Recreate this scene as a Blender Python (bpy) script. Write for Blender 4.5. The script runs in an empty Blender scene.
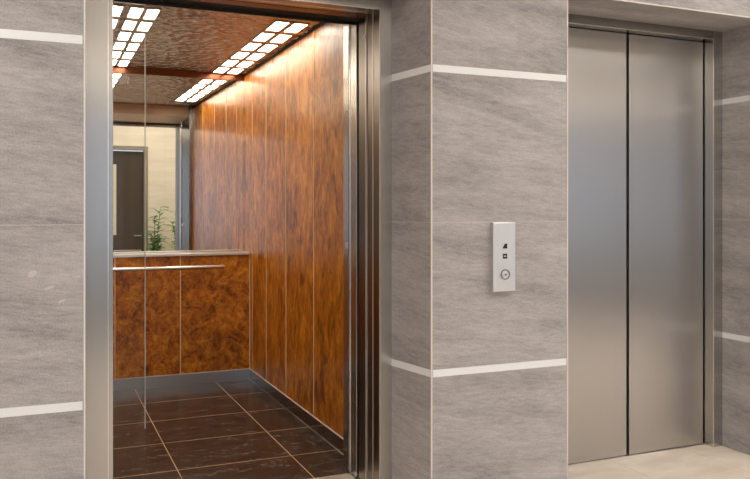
import bpy, bmesh, math, random
from mathutils import Vector, Matrix
random.seed(7)
R = math.radians
C = bpy.context.scene.collection
S = bpy.context.scene

# ------------------------------------------------------------------ camera
F_PX, YAW, CY, EYE = 785.99, 23.076, 211.09, 1.22
cam = bpy.data.cameras.new('camera'); cam_o = bpy.data.objects.new('camera', cam); C.objects.link(cam_o)
cam.sensor_fit = 'HORIZONTAL'; cam.sensor_width = 36
cam.lens = 36 * F_PX / 750
cam.shift_y = -(239.5 - CY) / 750
cam_o.location = (0, 0, EYE)
cam_o.rotation_euler = (R(90), 0, R(-YAW))
cam.clip_start = .02
S.camera = cam_o

# ------------------------------------------------------------------ world, exposure, lights
w = bpy.data.worlds.new('sky'); S.world = w; w.use_nodes = True
bg = w.node_tree.nodes['Background']
bg.inputs[0].default_value = (0.74, 0.84, 1.0, 1); bg.inputs[1].default_value = 1.1
S.view_settings.view_transform = 'Standard'; S.view_settings.look = 'None'
S.view_settings.exposure = 0.0; S.view_settings.gamma = 1; S.view_settings.use_curve_mapping = False
LOBBY_LAMP = 17.0      # emission of the added lobby ceiling panels
CAR_LAMP = 14.5        # emission of the car ceiling panels

# ------------------------------------------------------------------ helpers
def obj(name, bm, mat, parent=None, bevel=0, seg=2, smooth=False):
    me = bpy.data.meshes.new(name)
    bmesh.ops.recalc_face_normals(bm, faces=bm.faces[:])
    bm.to_mesh(me); bm.free()
    me.materials.append(mat)
    if smooth:
        for p in me.polygons: p.use_smooth = True
    o = bpy.data.objects.new(name, me); C.objects.link(o)
    if parent:
        o.parent = parent
        o.matrix_parent_inverse = mat_of(parent).inverted()
    if bevel:
        m = o.modifiers.new('bevel', 'BEVEL'); m.width = bevel; m.segments = seg; m.limit_method = 'ANGLE'; m.angle_limit = R(40)
    return o
def mat_of(o):
    m = Matrix.Translation(o.location) @ o.rotation_euler.to_matrix().to_4x4()
    if o.type != 'EMPTY': m = o.matrix_basis.copy()
    if o.parent: m = mat_of(o.parent) @ o.matrix_parent_inverse @ m
    return m
def box(bm, a, b):
    x0, y0, z0 = a; x1, y1, z1 = b
    v = [bm.verts.new(p) for p in ((x0,y0,z0),(x1,y0,z0),(x1,y1,z0),(x0,y1,z0),(x0,y0,z1),(x1,y0,z1),(x1,y1,z1),(x0,y1,z1))]
    for f in ((0,3,2,1),(4,5,6,7),(0,1,5,4),(1,2,6,5),(2,3,7,6),(3,0,4,7)): bm.faces.new([v[i] for i in f])
    return bm
def B(*ab):
    bm = bmesh.new()
    for i in range(0, len(ab), 2): box(bm, ab[i], ab[i+1])
    return bm
def prism(pts, z0, z1):        # plan outline extruded upwards
    bm = bmesh.new()
    lo = [bm.verts.new((x, y, z0)) for x, y in pts]; hi = [bm.verts.new((x, y, z1)) for x, y in pts]
    n = len(pts); bm.faces.new(lo[::-1]); bm.faces.new(hi)
    for i in range(n): bm.faces.new((lo[i], lo[(i+1) % n], hi[(i+1) % n], hi[i]))
    return bm
def prismx(pts, x0, x1):       # (y,z) section extruded along x
    bm = bmesh.new()
    lo = [bm.verts.new((x0, y, z)) for y, z in pts]; hi = [bm.verts.new((x1, y, z)) for y, z in pts]
    n = len(pts); bm.faces.new(lo[::-1]); bm.faces.new(hi)
    for i in range(n): bm.faces.new((lo[i], lo[(i+1) % n], hi[(i+1) % n], hi[i]))
    return bm
def tube(bm, pts, r, n=12, cap=True, r1=None):
    rings = []
    pts = [Vector(p) for p in pts]
    for i, p in enumerate(pts):
        d = (pts[min(i+1, len(pts)-1)] - pts[max(i-1, 0)]).normalized()
        a = d.cross(Vector((0,0,1)));
        if a.length < .05: a = d.cross(Vector((1,0,0)))
        a.normalize(); b = d.cross(a)
        rr = r if r1 is None else r + (r1 - r) * i / (len(pts)-1)
        rings.append([bm.verts.new(p + a*math.cos(t)*rr + b*math.sin(t)*rr) for t in [2*math.pi*k/n for k in range(n)]])
    for i in range(len(rings)-1):
        for k in range(n): bm.faces.new((rings[i][k], rings[i][(k+1)%n], rings[i+1][(k+1)%n], rings[i+1][k]))
    if cap: bm.faces.new(rings[0][::-1]); bm.faces.new(rings[-1])
    return bm
def lathe(bm, prof, c, n=32, axis='Z'):
    rings = []
    for r, h in prof:
        ring = []
        for k in range(n):
            t = 2*math.pi*k/n
            if axis == 'Z': p = (c[0]+r*math.cos(t), c[1]+r*math.sin(t), c[2]+h)
            else: p = (c[0]+r*math.cos(t), c[1]+h, c[2]+r*math.sin(t))
            ring.append(bm.verts.new(p))
        rings.append(ring)
    for i in range(len(rings)-1):
        for k in range(n): bm.faces.new((rings[i][k], rings[i][(k+1)%n], rings[i+1][(k+1)%n], rings[i+1][k]))
    bm.faces.new(rings[0][::-1]); bm.faces.new(rings[-1])
    return bm
def thing(name, label, cat, loc=(0,0,0), group=None):
    o = bpy.data.objects.new(name, None); C.objects.link(o); o.location = loc
    o.empty_display_size = .1
    return tag(o, label, cat, group)
def tag(o, label, cat, group=None):
    o['label'] = label; o['category'] = cat
    if group: o['group'] = group
    return o
def struct(name, bm, m, **k):
    o = obj(name, bm, m, **k); o['kind'] = 'structure'; return o

# ------------------------------------------------------------------ materials
class NT:
    def __init__(s, name):
        s.m = bpy.data.materials.new(name); s.m.use_nodes = True; s.t = s.m.node_tree
        s.p = s.t.nodes['Principled BSDF']; s.out = s.t.nodes['Material Output']
    def n(s, kind, **props):
        x = s.t.nodes.new(kind)
        for k, v in props.items(): setattr(x, k, v)
        return x
    def l(s, a, b): s.t.links.new(a, b)
    def coords2(s, scale, rot):      # turn first, then stretch
        tc = s.n('ShaderNodeTexCoord'); m1 = s.n('ShaderNodeMapping'); m2 = s.n('ShaderNodeMapping')
        m1.inputs['Rotation'].default_value = rot; m2.inputs['Scale'].default_value = scale
        s.l(tc.outputs['Object'], m1.inputs['Vector']); s.l(m1.outputs[0], m2.inputs['Vector']); return m2.outputs[0]
    def coords(s, scale=(1,1,1), rot=(0,0,0), loc=(0,0,0)):
        tc = s.n('ShaderNodeTexCoord'); mp = s.n('ShaderNodeMapping')
        mp.inputs['Scale'].default_value = scale; mp.inputs['Rotation'].default_value = rot; mp.inputs['Location'].default_value = loc
        s.l(tc.outputs['Object'], mp.inputs['Vector']); return mp.outputs[0]
    def noise(s, vec, scale, detail=4, rough=.55, dist=0):
        x = s.n('ShaderNodeTexNoise'); x.inputs['Scale'].default_value = scale; x.inputs['Detail'].default_value = detail
        x.inputs['Roughness'].default_value = rough; x.inputs['Distortion'].default_value = dist
        s.l(vec, x.inputs['Vector']); return x.outputs['Fac']
    def ramp(s, fac, stops):
        r = s.n('ShaderNodeValToRGB'); e = r.color_ramp.elements
        while len(e) < len(stops): e.new(.5)
        for k, (pos, c) in enumerate(stops):
            e[k].position = pos; e[k].color = (*c, 1) if len(c) == 3 else c
        s.l(fac, r.inputs[0]); return r.outputs[0]
    def mix(s, a, b, f, mode='MIX'):
        x = s.n('ShaderNodeMix', data_type='RGBA', blend_type=mode)
        for sock, v in ((x.inputs[0], f), (x.inputs[6], a), (x.inputs[7], b)):
            if isinstance(v, bpy.types.NodeSocket): s.l(v, sock)
            else: sock.default_value = v if isinstance(v, (int, float)) else (*v, 1)
        return x.outputs[2]
    def math(s, op, a, b=0, c=None):
        x = s.n('ShaderNodeMath', operation=op)
        for i, v in enumerate((a, b) if c is None else (a, b, c)):
            if isinstance(v, bpy.types.NodeSocket): s.l(v, x.inputs[i])
            else: x.inputs[i].default_value = v
        return x.outputs[0]
    def xyz(s):
        tc = s.n('ShaderNodeTexCoord'); x = s.n('ShaderNodeSeparateXYZ'); s.l(tc.outputs['Object'], x.inputs[0]); return x.outputs
    def bump(s, h, strength=.2, dist=.01):
        b = s.n('ShaderNodeBump'); b.inputs['Strength'].default_value = strength; b.inputs['Distance'].default_value = dist
        s.l(h, b.inputs['Height']); s.l(b.outputs[0], s.p.inputs['Normal'])
    def grid(s, c, start, pitch, width):     # 1 on a joint line, 0 elsewhere
        a = s.math('SUBTRACT', c, start - pitch/2)
        a = s.math('DIVIDE', a, pitch); a = s.math('FRACT', a); a = s.math('SUBTRACT', a, .5); a = s.math('ABSOLUTE', a)
        return s.math('LESS_THAN', a, width/pitch/2)
    def set(s, **k):
        for a, b in k.items():
            i = s.p.inputs[a.replace('_', ' ')]
            if isinstance(b, bpy.types.NodeSocket): s.l(b, i)
            else: i.default_value = b if not (isinstance(b, tuple) and len(b) == 3) else (*b, 1)
        return s.m

def srgb(r, g, b):
    f = lambda c: (c/255)/12.92 if c/255 <= .04045 else ((c/255+.055)/1.055)**2.4
    return (f(r), f(g), f(b))

def stone(name, side, chips=False):
    a = NT(name)
    rot = (0, R(-6), 0) if side == 'front' else (R(-6), 0, 0) if side == 'side' else (0, 0, 0)
    sc = (1.1, 1.1, 6.5) if side != 'top' else (1.1, 6.5, 1.1)
    v = a.coords2(sc, rot)
    n1 = a.noise(v, 1.6, 6, .66, .35)
    v2 = a.coords2((9, 9, 42) if side != 'top' else (9, 42, 9), rot)
    n2 = a.noise(v2, 2.0, 6, .8, .2)
    n3 = a.noise(a.coords(), 2.0, 3, .5)
    n4 = a.noise(a.coords(), 190, 3, .7)
    f = a.math('MULTIPLY_ADD', n1, .34, a.math('MULTIPLY_ADD', n2, .30, a.math('MULTIPLY_ADD', n3, .12, a.math('MULTIPLY', n4, .24))))
    col = a.ramp(f, [(.38, srgb(133,129,129)), (.455, srgb(162,158,158)), (.53, srgb(182,178,178)), (.62, srgb(204,200,200))])
    x = a.xyz()
    gz = a.grid(x[2], 1.175, 20, .0035)
    col = a.mix(col, srgb(206,196,184), a.math('MULTIPLY', gz, .6))
    if chips:
        for cx, cz, rx, rz, ang in ((-0.024, 1.017, .016, .011, .5), (0.030, 0.971, .017, .005, .3), (0.066, 0.926, .015, .004, .5), (0.115, 1.003, .008, .003, .2)):
            dx = a.math('SUBTRACT', x[0], cx); dz = a.math('SUBTRACT', x[2], cz)
            wob = a.math('MULTIPLY', a.noise(a.coords(), 90, 2), 1.5)
            u = a.math('DIVIDE', a.math('ADD', a.math('MULTIPLY', dx, math.cos(ang)), a.math('MULTIPLY', dz, math.sin(ang))), rx)
            q = a.math('DIVIDE', a.math('SUBTRACT', a.math('MULTIPLY', dz, math.cos(ang)), a.math('MULTIPLY', dx, math.sin(ang))), rz)
            d = a.math('ADD', a.math('ADD', a.math('POWER', a.math('ABSOLUTE', u), 2), a.math('POWER', a.math('ABSOLUTE', q), 2)), wob)
            col = a.mix(col, srgb(214,208,202), a.math('MULTIPLY', a.math('LESS_THAN', d, 1.6), .6))
    a.bump(a.math('ADD', n2, a.math('MULTIPLY', n4, .6)), .35, .005)
    return a.set(Base_Color=col, Roughness=.55, Specular_IOR_Level=.35)
M = {}
M['stone_front'] = stone('grey_stone_tile', 'front')
M['stone_left'] = stone('grey_stone_tile_chipped', 'front', True)
M['stone_side'] = stone('grey_stone_tile_side', 'side')
M['stone_top'] = stone('grey_stone_tile_soffit', 'top')

def metal(name, col, rough, aniso=0, tang=(.8,.6,0), bumps=0, rot=0):
    a = NT(name)
    if aniso:
        c = a.n('ShaderNodeCombineXYZ')
        for i in range(3): c.inputs[i].default_value = tang[i]
        a.l(c.outputs[0], a.p.inputs['Tangent']); a.set(Anisotropic=aniso, Anisotropic_Rotation=rot)
        s = (900, 900, 6)
        n = a.noise(a.coords(scale=s), 1, 3, .7)
        base = a.mix(col, tuple(c_*.975 for c_ in col), n)
        r = a.math('MULTIPLY_ADD', n, .02, rough - .01)
        return a.set(Base_Color=base, Metallic=1.0, Roughness=r)
    return a.set(Base_Color=col, Metallic=1.0, Roughness=rough)
M['door_steel'] = metal('brushed_door_steel', (.54,.52,.505), .30, .8)
M['frame_steel'] = metal('brushed_frame_steel', (.56,.55,.54), .27, .6)
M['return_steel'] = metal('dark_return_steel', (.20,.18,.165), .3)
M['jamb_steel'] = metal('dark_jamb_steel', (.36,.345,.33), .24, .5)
M['bright_edge'] = metal('polished_edge_steel', (.86,.84,.80), .2)
M['skirt_steel'] = metal('skirting_steel', (.34,.34,.34), .16)
M['alu'] = metal('satin_aluminium', (.80,.78,.74), .35)
M['sill'] = metal('sill_aluminium', (.75,.72,.66), .4)
M['mirror'] = metal('silvered_mirror', (.93,.93,.89), .0)
M['panel_steel'] = metal('satin_call_panel', (.80,.80,.82), .42)
M['panel_dull'] = metal('dull_car_steel', (.46,.36,.28), .5)
M['lamp_frame'] = metal('bronze_lamp_frame', (.36,.27,.2), .4)
M['seam'] = NT('pale_brass_seam').set(Base_Color=srgb(240,218,168), Roughness=.4, Metallic=.1)
M['back_skirt'] = metal('skirting_steel_lit', (.55,.55,.56), .3)  # same skirting steel, made paler for the light it reflects
M['grey_edge'] = NT('pale_grey_edge').set(Base_Color=srgb(196,190,182), Roughness=.35, Metallic=.5)  # pale tone for the steel corner highlights and the glass edge
M['black'] = NT('black_gap').set(Base_Color=(.008,.008,.009), Roughness=.6)
M['dark_plastic'] = NT('dark_display').set(Base_Color=(.02,.022,.02), Roughness=.2)
a = NT('light_inlay'); n = a.noise(a.coords(scale=(2,2,2)), 3, 3)
M['inlay'] = a.set(Base_Color=a.mix(srgb(238,240,242), srgb(248,250,252), n), Metallic=.05, Roughness=.4)
M['bead'] = NT('pale_corner_bead').set(Base_Color=srgb(234,228,222), Roughness=.4)

def wood(name, side):
    a = NT(name)
    oi = a.n('ShaderNodeObjectInfo')
    if side:
        v = a.coords(scale=(1, 1.0, .42)); v0 = a.coords(scale=(1,1,.45))
    else:
        v = a.coords(scale=(1,1,.9)); v0 = a.coords()
    def off(vec):
        ad = a.n('ShaderNodeVectorMath', operation='MULTIPLY_ADD')
        a.l(oi.outputs['Random'], ad.inputs[0]); ad.inputs[1].default_value = (7, 13, 5); a.l(vec, ad.inputs[2]); return ad.outputs[0]
    v = off(v); v0 = off(v0)
    n1 = a.noise(v, 14 if side else 10, 6, .66, 1.0)
    n2 = a.noise(v, 42, 5, .7, .8)
    n3 = a.noise(v0, 2.2, 3, .5, .6)
    vo = a.n('ShaderNodeTexVoronoi'); vo.inputs['Scale'].default_value = 26; a.l(v, vo.inputs['Vector'])
    eyes = a.math('LESS_THAN', vo.outputs['Distance'], .16)
    f = a.math('MULTIPLY_ADD', n1, .52, a.math('MULTIPLY_ADD', n2, .30, a.math('MULTIPLY', n3, .18)))
    col = a.ramp(f, [(.32, srgb(64,34,6)), (.42, srgb(122,66,10)), (.50, srgb(182,108,20)), (.58, srgb(216,144,40)), (.70, srgb(240,184,86))])
    if not side:
        sp = a.math('MULTIPLY', eyes, a.math('GREATER_THAN', n3, .52))
        col = a.mix(col, srgb(86,36,10), a.math('MULTIPLY', sp, .45))
    a.bump(n2, .05, .002)
    return a.set(Base_Color=col, Roughness=.33 if side else .4, Coat_Weight=.2, Coat_Roughness=.36 if side else .25, Specular_IOR_Level=.4)
M['wood_side'] = wood('burl_veneer_side', True)
M['wood_back'] = wood('burl_veneer_back', False)
M['wood_head'] = NT('bronze_header').set(Base_Color=srgb(120,66,34), Roughness=.25, Metallic=.5)

# car floor tiles
a = NT('dark_floor_tile'); x = a.xyz()
v = a.coords(scale=(2.6, 6, 1)); n1 = a.noise(v, 2.8, 8, .74, .6); n2 = a.noise(a.coords(), 40, 4, .8)
f = a.math('MULTIPLY_ADD', n1, .65, a.math('MULTIPLY', n2, .35))
col = a.ramp(f, [(.36, srgb(20,18,17)), (.46, srgb(42,37,34)), (.54, srgb(72,66,62)), (.64, srgb(116,109,104))])
g = a.math('MAXIMUM', a.grid(x[0], .595, .558, .0048), a.grid(x[1], 3.771, .4635, .0056))
col = a.mix(col, srgb(196,160,122), g)
M['car_floor'] = a.set(Base_Color=col, Roughness=a.math('MULTIPLY_ADD', g, .4, a.math('MULTIPLY_ADD', n2, .12, .16)), Specular_IOR_Level=.45)
# lobby floor
a = NT('beige_floor_tile'); x = a.xyz()
n1 = a.noise(a.coords(scale=(1.5,4,1)), 2.4, 5, .6, .6)
col = a.ramp(n1, [(.3, srgb(220,204,186)), (.5, srgb(232,219,202)), (.7, srgb(242,231,216))])
g = a.math('MAXIMUM', a.grid(x[0], 2.571, .475, .003), a.grid(x[1], 2.63, .475, .003))
col = a.mix(col, srgb(186,160,136), a.math('MULTIPLY', g, .75))
M['lobby_floor'] = a.set(Base_Color=col, Roughness=.38)
# lobby plain surfaces
M['plaster'] = NT('white_ceiling_paint').set(Base_Color=srgb(236,232,224), Roughness=.8)
a = NT('cream_wall_tile'); x = a.xyz()
n1 = a.noise(a.coords(scale=(1,1,5)), 2, 4, .6); col = a.ramp(n1, [(.3, srgb(226,214,190)), (.7, srgb(240,230,208))])
g = a.math('MAXIMUM', a.grid(x[2], .575, .3, .003), a.grid(x[0], .1, .9, .003))
M['cream'] = a.set(Base_Color=a.mix(col, srgb(205,192,168), a.math('MULTIPLY', g, .7)), Roughness=.5)
M['dark_wall'] = NT('warm_grey_wall').set(Base_Color=srgb(150,140,128), Roughness=.7)
# hammered car ceiling
a = NT('hammered_bronze_ceiling')
vo = a.n('ShaderNodeTexVoronoi', feature='SMOOTH_F1'); vo.inputs['Scale'].default_value = 30; a.l(a.coords(scale=(.7,.9,1)), vo.inputs['Vector'])
n1 = a.noise(a.coords(scale=(1,1,1)), 9, 5, .7, .5)
a.bump(a.math('MULTIPLY_ADD', n1, .5, vo.outputs['Distance']), 1.0, .03)
M['car_ceiling'] = a.set(Base_Color=a.mix((.50,.39,.32), (.64,.53,.46), n1), Metallic=1.0, Roughness=.2)

def emis(name, col, s):
    a = NT(name); return a.set(Base_Color=(.9,.9,.9), Emission_Color=col, Emission_Strength=s)
M['car_lamp'] = emis('car_lamp_diffuser', (1.0, .87, .70), CAR_LAMP)
M['added_lamp'] = emis('added_lamp_diffuser', (1.0, .95, .90), LOBBY_LAMP)
M['added_lamp_dim'] = emis('added_lamp_dimmed', (1.0, .95, .90), 6.0)
M['cove_lamp'] = emis('linear_lamp_diffuser', (1.0, .90, .78), 7.0)
# clear glass
def glass(name, tint=(1,1,1)):
    a = NT(name); t = a.n('ShaderNodeBsdfTransparent'); t.inputs[0].default_value = (*tint, 1)
    g = a.n('ShaderNodeBsdfGlossy'); g.inputs['Roughness'].default_value = .0
    fr = a.n('ShaderNodeFresnel'); fr.inputs[0].default_value = 1.2; mx = a.n('ShaderNodeMixShader')
    a.l(fr.outputs[0], mx.inputs[0]); a.l(t.outputs[0], mx.inputs[1]); a.l(g.outputs[0], mx.inputs[2]); a.l(mx.outputs[0], a.out.inputs['Surface'])
    return a.m
M['glass'] = glass('clear_glass')
M['casing'] = NT('grey_beige_casing').set(Base_Color=srgb(150,138,118), Roughness=.5)
M['door_dark'] = NT('dark_brown_door').set(Base_Color=srgb(74,62,50), Roughness=.4)

# ------------------------------------------------------------------ key dimensions
YF, YB = 2.769, 3.050          # stone face, frame face
XL, XP1, XP2, XR = .135, 1.4224, 2.0733, 3.2624
XP1B = 1.377                   # back of the splayed reveal
ZS = 2.151                     # soffit height
ZU, ZM, ZLO, HS = 1.786, 1.175, .577, .0145
TOP = 3.0

# ------------------------------------------------------------------ stone wall
DEEP = 3.11
struct('wall_left', B((-3.2, YF, 0), (XL, YB+.12, TOP)), M['stone_left'])
struct('wall_middle', prism([(XP1, YF), (XP2, YF), (XP2, YB+.12), (XP1B, YB+.12), (XP1B, YB)], 0, TOP), M['stone_front'])
struct('wall_right', B((XR, YF, 0), (7.2, YB+.12, TOP)), M['stone_side'])
struct('wall_upper_left', B((XL, YF, ZS), (XP1, YB+.12, TOP)), M['stone_top'])
struct('wall_upper_right', B((XP2, YF, ZS), (XR, YB+.12, TOP)), M['stone_top'])

# the middle pillar's side face has its own grain direction
wm = bpy.data.objects['wall_middle']; wm.data.materials.append(M['stone_side'])
for p in wm.data.polygons:
    if abs(p.normal.x) > .8: p.material_index = 1
wr = bpy.data.objects['wall_right']; wr.data.materials.append(M['stone_front'])
for p in wr.data.polygons:
    if abs(p.normal.y) > .8: p.material_index = 1
for nm in ('wall_upper_left', 'wall_upper_right'):
    o = bpy.data.objects[nm]; o.data.materials.append(M['stone_front'])
    for p in o.data.polygons:
        if abs(p.normal.y) > .8: p.material_index = 1
# light inlay strips round the walls
k = 1
e = .0015
for z in (ZU, ZLO):
    z0, z1 = z - HS, z + HS
    struct('trim_%d' % k, B((-3.2, YF-e, z0), (XL-.006, YF+.01, z1)), M['inlay']); k += 1
    bm = B((XP1+.006, YF-e, z0), (XP2-.006, YF+.01, z1))
    q = prism([(XP1-e, YF+.006), (XP1+.008, YF+.006), (XP1B+.008, YB), (XP1B-e, YB)], z0, z1)
    me = bpy.data.meshes.new('t'); q.to_mesh(me); q.free(); bm.from_mesh(me)
    struct('trim_%d' % k, bm, M['inlay']); k += 1
    struct('trim_%d' % k, B((XR-e, YF+.006, z0), (XR+.01, YB, z1), (XR+.006, YF-e, z0), (7.2, YF+.01, z1)), M['inlay']); k += 1
# pale metal corner beads
b = .0028
for x in (XL, XP1, XP2, XR):
    struct('trim_%d' % k, B((x-b, YF-b, 0), (x+b, YF+b, ZS if x in (0,) else TOP)), M['bead'], bevel=.001); k += 1
struct('trim_%d' % k, B((XP2+b, YF-b, ZS-b), (XR-b, YF+b, ZS+b)), M['bead'], bevel=.001); k += 1
struct('trim_%d' % k, B((XL+b, YF-b, ZS-b), (XP1-b, YF+b, ZS+b)), M['bead'], bevel=.001); k += 1

# ------------------------------------------------------------------ lobby
LX0, LX1, LY = -3.2, 7.2, -1.8
struct('floor', B((LX0, LY, -.1), (LX1, YB, 0)), M['lobby_floor'])
struct('floor_threshold', B((XP2, YB, -.1), (XR, 3.2, 0)), M['lobby_floor'])
struct('ceiling', B((LX0, LY, TOP), (LX1, YF, TOP+.1)), M['plaster'])
struct('wall_lobby_left', B((LX0-.15, LY-.15, -.1), (LX0, YF, TOP+.1)), M['dark_wall'])
struct('wall_lobby_right', B((LX1, LY-.15, -.1), (LX1+.15, YF, TOP+.1)), M['dark_wall'])
WH = 2.35; W1 = (-2.9, .86); W2 = (3.6, 6.9); D1 = (1.02, 1.60)
y0, y1 = LY-.15, LY
struct('wall_back', B((LX0, y0, -.1), (W1[0], y1, TOP), (W1[1], y0, -.1), (D1[0], y1, TOP), (D1[0], y0, 2.17), (D1[1], y1, TOP),
    (D1[1], y0, -.1), (W2[0], y1, TOP), (W2[1], y0, -.1), (LX1, y1, TOP), (W1[0], y0, WH), (W1[1], y1, TOP), (W2[0], y0, WH), (W2[1], y1, TOP),
    (LX0, y0-.001, TOP), (LX1, y1, TOP+.1)), M['cream'])
struct('added_dark_block', B((2.4, LY, 2.68), (LX1, LY+.25, TOP)), M['door_dark'])  # unseen dark block added so the steel door tops reflect something darker
for i, (a0, a1) in enumerate((W1, W2)):
    wroot = struct('window_%d' % (i+1), B((a0, y0+.03, 0), (a0+.06, y1-.03, WH), (a1-.06, y0+.03, 0), (a1, y1-.03, WH), (a0+.06, y0+.03, 0), (a1-.06, y1-.03, .08),
        (a0+.06, y0+.03, WH-.08), (a1-.06, y1-.03, WH)), M['jamb_steel'])
    n = 3
    for j in range(1, n):
        xm = a0 + (a1-a0)*j/n
        obj('mullion', B((xm-.025, y0+.04, .08), (xm+.025, y1-.04, WH-.08)), M['jamb_steel'], wroot)
    obj('window_pane', B((a0+.06, y0+.072, .08), (a1-.06, y0+.078, WH-.08)), M['glass'], wroot)
struct('ground_outside', B((-14, -14, -.2), (18, LY-.15, -.1)), M['dark_wall'])
# the dark door opposite, seen in the mirror
d = struct('door_1', B((D1[0]+.035, y0+.04, .005), (D1[1]-.035, y0+.085, 2.12)), M['door_dark'], bevel=.003)
obj('door_casing', B((D1[0], y0, 0), (D1[0]+.03, y1+.02, 2.14), (D1[1]-.03, y0, 0), (D1[1]+.03, y1+.02, 2.14), (D1[0], y0, 2.14), (D1[1]+.03, y1+.02, 2.20)), M['casing'], d)
obj('glass_reflection', B((D1[0]+.06, y0+.083, .75), (D1[0]+.12, y0+.09, 1.9)), M['cream'], d)  # pale strip painted in for a glass reflection on the door
obj('kick_plate', B((D1[0]+.08, y0+.085, .36), (D1[1]-.07, y0+.092, .375), (D1[0]+.08, y0+.085, .49), (D1[1]-.07, y0+.092, .505), (D1[1]-.085, y0+.085, .375), (D1[1]-.07, y0+.092, .49)), M['alu'], d)
bm = bmesh.new(); tube(bm, [(D1[1]-.07, y0+.085, .74), (D1[1]-.07, y0+.13, .74), (D1[1]-.19, y0+.13, .74)], .008, 8)
obj('door_handle', bm, M['alu'], d, smooth=True)

# unseen ceiling panels added to light the lobby; the dim one lifts the back wall
for i, (lx, ly) in enumerate([(-.7, 1.0), (3.2, 1.0), (5.4, 1.0), (1.6, -.9)]):
    where = ['left of the dark door opposite the elevators', 'facing the stone pillar between the elevators', 'nearest the right hand window', 'beside the wall with the dark door and the plants'][i]
    t = thing('ceiling_light', 'unseen square ceiling light added ' + where, 'ceiling light', (lx, ly, TOP), 'added lobby lights')
    h = .45
    obj('rim', B((lx-h-.02, ly-h-.02, TOP-.012), (lx-h, ly+h+.02, TOP), (lx+h, ly-h-.02, TOP-.012), (lx+h+.02, ly+h+.02, TOP),
        (lx-h, ly-h-.02, TOP-.012), (lx+h, ly-h, TOP), (lx-h, ly+h, TOP-.012), (lx+h, ly+h+.02, TOP)), M['plaster'], t)
    obj('diffuser', B((lx-h, ly-h, TOP-.006), (lx+h, ly+h, TOP-.001)), M['added_lamp' if i < 3 else 'added_lamp_dim'], t)

for (a0, a1, where) in ((-2.8, .86, 'left hand'), (2.6, 7.0, 'right hand')):
    t = thing('wall_light', 'long linear wall light above the %s window' % where, 'wall light', ((a0+a1)/2, LY, 2.55), 'linear lights above the windows')
    obj('housing', B((a0, LY, 2.53), (a1, LY+.03, 2.63)), M['plaster'], t)
    obj('diffuser', B((a0+.01, LY+.03, 2.54), (a1-.01, LY+.05, 2.62)), M['cove_lamp'], t)

# ------------------------------------------------------------------ closed elevator on the right
Z2 = 2.107
fr = thing('elevator_door_frame', 'brushed steel surround of the closed elevator at right', 'door frame', ((XP2+XR)/2, YB, 0))
obj('jamb', prism([(3.2, YB), (XR, YB), (XR, 3.16), (3.205, 3.16), (3.205, 3.11), (3.2, 3.11)], 0, ZS), M['frame_steel'], fr, bevel=.002)
obj('jamb', prism([(XP2, YB), (2.14, YB), (2.14, 3.16), (XP2, 3.16)], 0, ZS), M['frame_steel'], fr, bevel=.002)
obj('header', B((2.14, YB, Z2), (3.2, 3.16, ZS)), M['jamb_steel'], fr, bevel=.002)
obj('edge_line', B((3.1985, YB-.0015, 0), (3.2035, YB+.003, Z2)), M['bright_edge'], fr, bevel=.001)
obj('edge_line', B((2.14, YB-.0015, Z2-.001), (3.1985, YB+.003, Z2+.003)), M['bright_edge'], fr, bevel=.001)
DY = 3.113
tag(obj('elevator_door', B((2.144, DY, .004), (2.689, DY+.033, 2.1045)), M['door_steel'], bevel=.002), 'left sliding leaf of the closed brushed steel elevator door', 'elevator door', 'closed elevator door leaves')
tag(obj('elevator_door', B((2.706, DY, .004), (3.194, DY+.033, 2.1045)), M['door_steel'], bevel=.002), 'right sliding leaf of the closed brushed steel elevator door, beside the steel jamb', 'elevator door', 'closed elevator door leaves')
struct('wall_shaft_right', B((XP2-.2, 3.2, -.1), (XR+.2, 3.26, 2.4)), M['black'])
tag(obj('door_sill', B((2.144, DY-.012, 0), (3.196, 3.17, .002)), M['sill']), 'thin aluminium sill under the closed elevator door', 'door sill')

# ------------------------------------------------------------------ call panel on the pillar
px0, px1, pz0, pz1 = 1.691, 1.797, .892, 1.173
t = thing('call_panel', 'slim satin steel elevator call panel on the stone pillar', 'call panel', ((px0+px1)/2, YF, pz0))
obj('backplate', B((px0, YF-.024, pz0), (px1, YF, pz1)), M['panel_steel'], t, bevel=.0015)
cx = 1.7465; yf = YF-.024
obj('indicator', B((cx-.0105, yf-.0008, 1.067), (cx+.0105, yf+.004, 1.087)), M['dark_plastic'], t)
bm = bmesh.new()
vs = [bm.verts.new(p) for p in ((cx-.0105, yf-.0012, 1.087), (cx-.002, yf-.0012, 1.087), (cx-.0105, yf-.0012, 1.072))]; bm.faces.new(vs)
r = bmesh.ops.extrude_face_region(bm, geom=bm.faces[:]); bmesh.ops.translate(bm, vec=(0, .001, 0), verts=[g for g in r['geom'] if isinstance(g, bmesh.types.BMVert)])
obj('indicator_corner', bm, M['panel_steel'], t)
ind = obj('indicator', B((cx-.0105, yf-.0008, 1.026), (cx+.0105, yf+.004, 1.046)), M['dark_plastic'], t)
obj('indicator_mark', B((cx-.006, yf-.0014, 1.034), (cx+.006, yf, 1.038)), M['panel_steel'], ind)
bm = bmesh.new(); lathe(bm, [(.0215, 0), (.0215, -.003), (.0195, -.0045), (.0165, -.0045), (.0165, -.001)], (cx+.001, yf, .961), 36, 'Y')
btn = obj('call_button', bm, M['jamb_steel'], t, smooth=False)
bm = bmesh.new(); lathe(bm, [(.0158, 0), (.0158, -.005), (.014, -.0065), (.008, -.0072), (.0035, -.0072)], (cx-.001, yf, .961), 36, 'Y')
obj('button_cap', bm, M['panel_steel'], btn)
bm = bmesh.new(); lathe(bm, [(.0045, -.007), (.0045, -.0082), (.002, -.0084)], (cx-.001, yf, .961), 20, 'Y')
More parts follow.
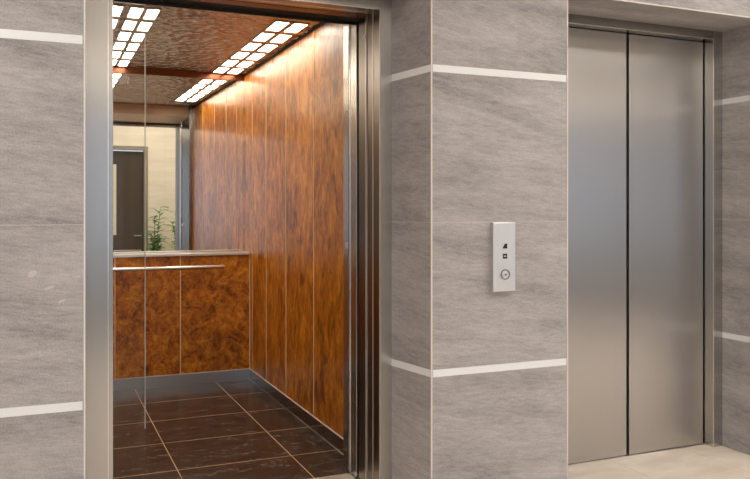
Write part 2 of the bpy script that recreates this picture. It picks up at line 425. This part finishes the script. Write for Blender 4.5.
obj('button_centre', bm, NT('violet_lens').set(Base_Color=srgb(92,84,128), Roughness=.3), btn)

# ------------------------------------------------------------------ open elevator: landing frame
XA, XE, ZH = 1.322, .232, 2.072
fr = thing('elevator_door_frame', 'brushed steel surround of the open elevator at left', 'door frame', ((XA+XE)/2, YB, 0))
obj('jamb', prism([(XA, YB), (XP1B, YB), (XP1B, 3.17), (XA+.012, 3.17), (XA+.012, 3.118), (XA, 3.118)], 0, ZS), M['frame_steel'], fr, bevel=.0015)
obj('jamb', prism([(XL, YB), (XE, YB), (XE, 3.075), (XE+.018, 3.075), (XE+.018, 3.118), (XL, 3.118)], 0, ZS), M['frame_steel'], fr, bevel=.0015)
obj('header', prismx([(YB, ZH), (3.115, ZH), (3.115, ZH+.006), (3.17, ZH+.006), (3.17, ZS), (YB, ZS)], XE, XA), M['frame_steel'], fr, bevel=.0015)
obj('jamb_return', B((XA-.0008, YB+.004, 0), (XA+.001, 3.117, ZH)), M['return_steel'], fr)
obj('edge_line', B((XA-.0015, YB-.0015, 0), (XA+.002, YB+.006, ZH)), M['grey_edge'], fr)  # pale line painted as the highlight on the jamb corner
obj('edge_line', B((XE-.003, YB-.0015, 0), (XE, YB+.003, ZH)), M['bright_edge'], fr)
obj('edge_line', B((XE, YB-.0015, ZH-.001), (XA-.0015, YB+.003, ZH+.002)), M['bright_edge'], fr)
obj('edge_line', B((XE+.018, 3.112, ZH-.001), (XA, 3.116, ZH+.001)), M['bright_edge'], fr)
# retracted landing door leaves (their leading edges show behind the right jamb)
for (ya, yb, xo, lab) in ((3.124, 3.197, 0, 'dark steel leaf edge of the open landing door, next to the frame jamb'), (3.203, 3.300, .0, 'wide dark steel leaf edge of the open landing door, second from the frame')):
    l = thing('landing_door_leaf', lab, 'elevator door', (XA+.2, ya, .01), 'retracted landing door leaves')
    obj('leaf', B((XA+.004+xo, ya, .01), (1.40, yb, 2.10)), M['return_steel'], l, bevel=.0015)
    obj('edge_line', B((XA-.0005+xo, ya-.002, .01), (XA+.006+xo, ya+.009, 2.075)), M['grey_edge'], l)  # highlight of the leaf's front corner, put in as a pale strip
tag(obj('door_latch', B((XA-.006, 3.205, 1.985), (XA+.006, 3.228, 1.996), (XA-.006, 3.212, 1.996), (XA+.006, 3.220, 2.004)), M['bright_edge'], bevel=.001), 'small bright metal latch high on the open elevator jamb', 'latch')
# header gear cover between landing and car
struct('wall_gear_cover', B((XE-.2, 3.175, ZH+.012), (1.9, 3.34, 2.5)), M['black'])
hd = tag(obj('wood_reflection', B((XE-.1, 3.172, ZH+.004), (XA+.1, 3.232, ZH+.014)), M['wood_head']), 'bronze coloured strip painted as the wood reflection under the open elevator header', 'painted reflection')  # brown strip colours in the wood reflected by the steel underside
struct('floor_pit', B((XE-.2, 3.05, -.3), (1.9, 3.42, -.1)), M['black'])
t = thing('door_sill', 'grooved aluminium sill of the open elevator', 'door sill', ((XA+XE)/2, 3.18, -.03))
obj('landing_sill', B((XE, YB, -.1), (XA+.4, 3.30, -.004), (XE, YB, -.004), (XA+.4, 3.13, 0), (XE, 3.155, -.004), (XA+.4, 3.205, 0), (XE, 3.225, -.004), (XA+.4, 3.30, 0)), M['sill'], t)
# shaft enclosure: keeps daylight out
struct('wall_shaft_left', B((-.3, 3.17, -.3), (-.26, 6.3, 2.7), (2.0, 3.17, -.3), (2.04, 6.3, 2.7), (-.3, 6.3, -.3), (2.04, 6.34, 2.7), (-.3, 3.17, 2.7), (2.04, 6.34, 2.74), (-.3, 3.17, -.34), (2.04, 6.34, -.3)), M['black'])

# ------------------------------------------------------------------ open elevator: the car
CX0, CX1, CY0, CYB, CYM, CZ = .10, 1.40, 3.61, 5.60, 5.79, 2.235
SK, LZ = .075, .905
car = thing('elevator_car', 'open elevator car lined with burl wood veneer panels and dark tiled floor', 'elevator car', ((CX0+CX1)/2, 4.6, 0))
obj('car_floor', B((CX0-.05, 3.412, -.06), (CX1+.05, CYB+.05, 0)), M['car_floor'], car)
obj('car_sill', B((XE, 3.32, -.05), (XA+.09, 3.412, .001)), M['sill'], car)
obj('car_ceiling', B((CX0-.05, 3.45, CZ), (CX1+.05, CYM+.1, CZ+.04)), M['car_ceiling'], car)
obj('outer_shell', B((CX1+.02, 3.5, 0), (CX1+.045, CYM+.1, CZ), (CX0-.045, 3.5, 0), (CX0-.02, CYM+.1, CZ), (CX0-.045, CYM+.06, 0), (CX1+.045, CYM+.1, CZ)), M['black'], car)
seams = [3.60, 4.156, 4.69, 5.154, 5.528, 5.94]
g = .0022
for a0, a1 in zip(seams[:-1], seams[1:]):
    obj('side_panel', B((CX1, a0+g, SK+.004), (CX1+.018, a1-g, CZ-.012)), M['wood_side'], car, bevel=.0008)
for s, wd, mt in ((4.156, .0065, 'bright_edge'), (4.69, .0065, 'bright_edge'), (5.154, .008, 'bright_edge'), (5.528, .003, 'alu')):
    obj('seam_strip', B((CX1-.0018, s-wd/2, SK), (CX1+.012, s+wd/2, CZ-.012)), M['seam'], car)
obj('mirror_backing', B((1.345, CYM-.002, LZ+.018), (CX1-.001, CYM+.03, CZ)), M['wood_side'], car)
obj('mirror_edge_strip', B((1.3575, CYM-.012, LZ+.018), (1.3595, CYM-.002, 2.19)), M['black'], car)
obj('cornice', B((CX1-.004, 3.61, CZ-.014), (CX1+.018, CYM, CZ)), M['black'], car)
# left wall: wood below, satin steel above
obj('side_panel', B((CX0-.018, 3.60, SK+.004), (CX0, CYB+.3, LZ)), M['wood_side'], car, bevel=.0008)
obj('steel_panel', B((CX0-.018, 3.60, LZ+.004), (CX0, CYM, CZ)), M['panel_dull'], car, bevel=.0008)
# rear wall, lower part
bs = [CX0, .467, .664, .904, CX1]
for a0, a1 in zip(bs[:-1], bs[1:]):
    obj('rear_panel', B((a0+g, CYB, SK+.004), (a1-g, CYB+.018, LZ)), M['wood_back'], car, bevel=.0008)
for s in bs[1:-1]:
    obj('seam_strip', B((s-.003, CYB-.0015, SK), (s+.003, CYB+.012, LZ)), M['seam'], car)
obj('corner_strip', B((CX1-.005, CYB-.002, SK), (CX1, CYB+.008, LZ)), M['seam'], car)
obj('rear_shelf', B((CX0, CYB-.018, LZ), (CX1-.001, CYM+.02, LZ+.018)), M['alu'], car, bevel=.002)
obj('shelf_edge', B((CX1-.008, CYB, LZ+.018), (CX1-.001, CYM-.003, LZ+.021)), M['bright_edge'], car)
obj('rear_header', B((CX0, CYM-.012, 2.19), (CX1, CYM+.02, CZ)), M['wood_head'], car)
obj('rear_support', B((CX0, CYM+.012, LZ+.018), (CX1, CYM+.05, CZ)), M['black'], car)
# skirting with a pale bead on top
obj('skirting', B((CX0, CYB-.002, 0), (CX1-.002, CYB+.03, SK)), M['back_skirt'], car)
obj('skirting', B((CX1-.002, 3.61, 0), (CX1+.02, CYB+.03, SK)), M['skirt_steel'], car)
obj('skirting', B((CX0-.02, 3.61, 0), (CX0+.002, CYB, SK)), M['skirt_steel'], car)
obj('skirting_bead', B((CX0, CYB-.004, SK), (CX1-.004, CYB+.004, SK+.005), (CX1-.004, 3.62, SK), (CX1+.004, CYB+.004, SK+.005)), M['bead'], car)
obj('floor_bead', B((CX1-.006, 3.62, 0), (CX1-.004, CYB-.01, .0015)), M['alu'], car)
# front return posts and header
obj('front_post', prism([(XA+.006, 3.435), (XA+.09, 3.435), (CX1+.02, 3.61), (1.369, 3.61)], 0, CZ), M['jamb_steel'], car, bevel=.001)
obj('front_post', prism([(CX0-.05, 3.435), (.262, 3.435), (.256, 3.61), (CX0-.05, 3.61)], 0, CZ), M['frame_steel'], car, bevel=.001)
obj('front_header', prismx([(3.352, 2.085), (3.61, 2.14), (3.61, CZ), (3.352, CZ)], .262, 1.365), M['panel_dull'], car)
obj('header_lip', B((.262, 3.345, 2.072), (1.335, 3.352, 2.2)), M['black'], car)
tag(obj('door_sensor', B((XA+.003, 3.440, 1.045), (XA+.014, 3.468, 1.072)), M['bright_edge'], bevel=.002), 'small pale door sensor on the open car door post', 'sensor')
for (ya, yb, lab) in ((3.325, 3.408, 'grey steel car door leaf edge parked beside the wooden side wall'),):
    l = thing('car_door_leaf', lab, 'elevator door', (XA+.2, ya, .01))
    obj('leaf', B((XA+.002, ya, .01), (1.40, yb, 2.10)), M['frame_steel'], l, bevel=.002)
    obj('edge_line', B((XA-.001, yb-.006, .01), (XA+.004, yb, 2.10)), M['bright_edge'], l)
struct('wall_pocket', B((XA+.03, 3.411, 0), (1.9, 3.432, 2.4)), M['black'])
# clear glass leaf at the left of the opening
gl = thing('glass_door_leaf', 'narrow clear glass door leaf with a bright edge at the left of the open elevator', 'glass door', (.32, 3.36, .0))
obj('pane', B((.20, 3.357, .004), (.3975, 3.365, 2.072)), M['glass'], gl)
obj('edge_line', B((.3975, 3.356, .322), (.4005, 3.366, 2.072)), M['grey_edge'], gl)

# mirror (leaning forward a little)
e = R(.3); zc = (.925+2.19)/2; hh = (2.19-.925)/2
def mp(y, z): dy, dz = y, z - zc; return (CYM - .014 + dy*math.cos(e) - dz*math.sin(e)*1.0, zc + dz*math.cos(e) + dy*math.sin(e))
m = tag(obj('wall_mirror', prismx([mp(0, .926), mp(.006, .926), mp(.006, 2.189), mp(0, 2.189)], CX0+.002, 1.3985), M['mirror']), 'large frameless mirror above the steel shelf on the elevator rear wall', 'mirror')

# handrail
t = thing('handrail', 'slim round steel handrail on the elevator rear wall below the shelf', 'handrail', (.7, CYB-.05, .825))
ry = CYB - .055; rz = .826
bm = bmesh.new(); tube(bm, [(.16, ry, rz), (1.20, ry, rz)], .0135, 20); obj('rail', bm, M['alu'], t, bevel=.003, smooth=True)
for bx_ in (.30, 1.05):
    bm = bmesh.new(); tube(bm, [(bx_, CYB, rz-.01), (bx_, ry, rz-.004)], .006, 10); obj('bracket', bm, M['alu'], t, smooth=True)

# ceiling light strips of the car
rows = [4.068 + .291*i for i in range(6)]
DL = .218
strips = [((1.160, 1.234), (1.264, 1.338), 'long ceiling light strip along the wooden right wall of the elevator', ),
          ((.418, .476), (.498, .555), 'long ceiling light strip in the left half of the elevator ceiling, rightmost of two there'),
          ((.305, .378), (.215, .288), 'long ceiling light strip nearest the left wall of the elevator')]
for s in strips:
    lab = s[2]; x0 = min(s[0][0], s[1][0]); x1 = max(s[0][1], s[1][1])
    t = thing('ceiling_light', lab, 'ceiling light', ((x0+x1)/2, 4.95, CZ), 'elevator ceiling light strips')
    xa, xb = sorted(s[:2]); bars = []
    for q0, q1 in ((x0-.008, x0), (xa[1], xb[0]), (x1, x1+.008)): bars += [(q0, rows[0]-.01, CZ-.004), (q1, rows[-1]+DL+.01, CZ)]
    ys = [rows[0]-.01] + [v_ for r0 in rows for v_ in (r0, r0+DL)] + [rows[-1]+DL+.01]
    for q0, q1 in zip(ys[::2], ys[1::2]):
        for g0, g1 in (xa, xb): bars += [(g0, q0, CZ-.004), (g1, q1, CZ)]
    obj('light_frame', B(*bars), M['lamp_frame'], t)
    for r0 in rows:
        for (a0, a1) in s[:2]:
            obj('diffuser', B((a0, r0, CZ-.001), (a1, r0+DL, CZ-.0002)), M['car_lamp'], t)

# ------------------------------------------------------------------ plants by the opposite wall (seen in the mirror)
def leafm(name, c0, c1):
    a = NT(name); return a.set(Base_Color=a.ramp(a.noise(a.coords(), 9, 3), [(.35, srgb(*c0)), (.65, srgb(*c1))]), Roughness=.45)
M['leaf'] = leafm('green_leaf', (104,160,50), (170,212,100)); M['leaf2'] = leafm('dark_green_leaf', (84,140,70), (150,190,130))
M['stem'] = NT('brown_stem').set(Base_Color=srgb(96,80,50), Roughness=.7)
M['pot'] = NT('grey_pot').set(Base_Color=srgb(110,104,98), Roughness=.6)
M['soil'] = NT('dark_soil').set(Base_Color=srgb(46,36,28), Roughness=.95)
def leaf(bm, p, d, L, wd):
    d = d.normalized(); s = d.cross(Vector((0,0,1)));
    if s.length < .1: s = Vector((1,0,0))
    s.normalize(); up = s.cross(d)
    prof = [(0, .05), (.25, .8), (.5, 1), (.75, .7), (1, .03)]
    a, c, b_ = [], [], []
    for t_, k_ in prof:
        q = p + d*L*t_ - Vector((0,0,1))*L*.35*t_*t_
        a.append(bm.verts.new(q + s*wd*k_/2 + up*wd*.12)); c.append(bm.verts.new(q)); b_.append(bm.verts.new(q - s*wd*k_/2 + up*wd*.12))
    for i in range(4):
        bm.faces.new((a[i], a[i+1], c[i+1], c[i])); bm.faces.new((c[i], c[i+1], b_[i+1], b_[i]))
def plant(x, y, h, lab, stems, lm, spread, dense):
    t = thing('potted_plant', lab, 'potted plant', (x, y, 0))
    bm = bmesh.new(); lathe(bm, [(.09, 0), (.13, .26), (.14, .28), (.12, .28), (.115, .25)], (x, y, 0), 28); obj('pot', bm, M['pot'], t)
    bm = bmesh.new(); lathe(bm, [(.115, .24), (.02, .255)], (x, y, 0), 20); obj('soil', bm, M['soil'], t)
    lf = bmesh.new()
    for (dx, dy, hh_) in stems:
        st = bmesh.new()
        pts = [Vector((x+dx*.1+dx*(u_**1.4), y+dy*.1+dy*(u_**1.4), .24+(hh_-.24)*u_)) for u_ in [i/8 for i in range(9)]]
        tube(st, pts, .007, 6, True, .003); obj('stem', st, M['stem'], t, smooth=True)
        for k_ in range(dense):
            u_ = .25 + .75*k_/(dense-1); i = min(int(u_*8), 7); q = pts[i].lerp(pts[i+1], u_*8-i)
            for sgn in (-1, 1):
                an = random.uniform(0, 6.28)
                leaf(lf, q, Vector((math.cos(an)*.9*1, math.sin(an)*.6, random.uniform(.15, .8))), random.uniform(.7, 1.3)*spread, .05)
    o = obj('foliage', lf, lm, t)
plant(1.70, -1.42, 1.15, 'potted plant with feathery fronds next to the dark door, seen in the mirror', [(.07, 0, 1.20), (-.02, .05, 1.02), (-.07, .02, .80), (-.03, -.04, .72), (.05, .04, .7)], M['leaf2'], .19, 15)
plant(2.10, -1.36, 1.1, 'bushy green potted plant at the mirror edge, right of the feathery one', [(-.08, 0, 1.16), (.02, .05, 1.08), (-.13, -.02, .95), (.08, 0, 1.0), (-.02, .03, .8)], M['leaf'], .14, 20)
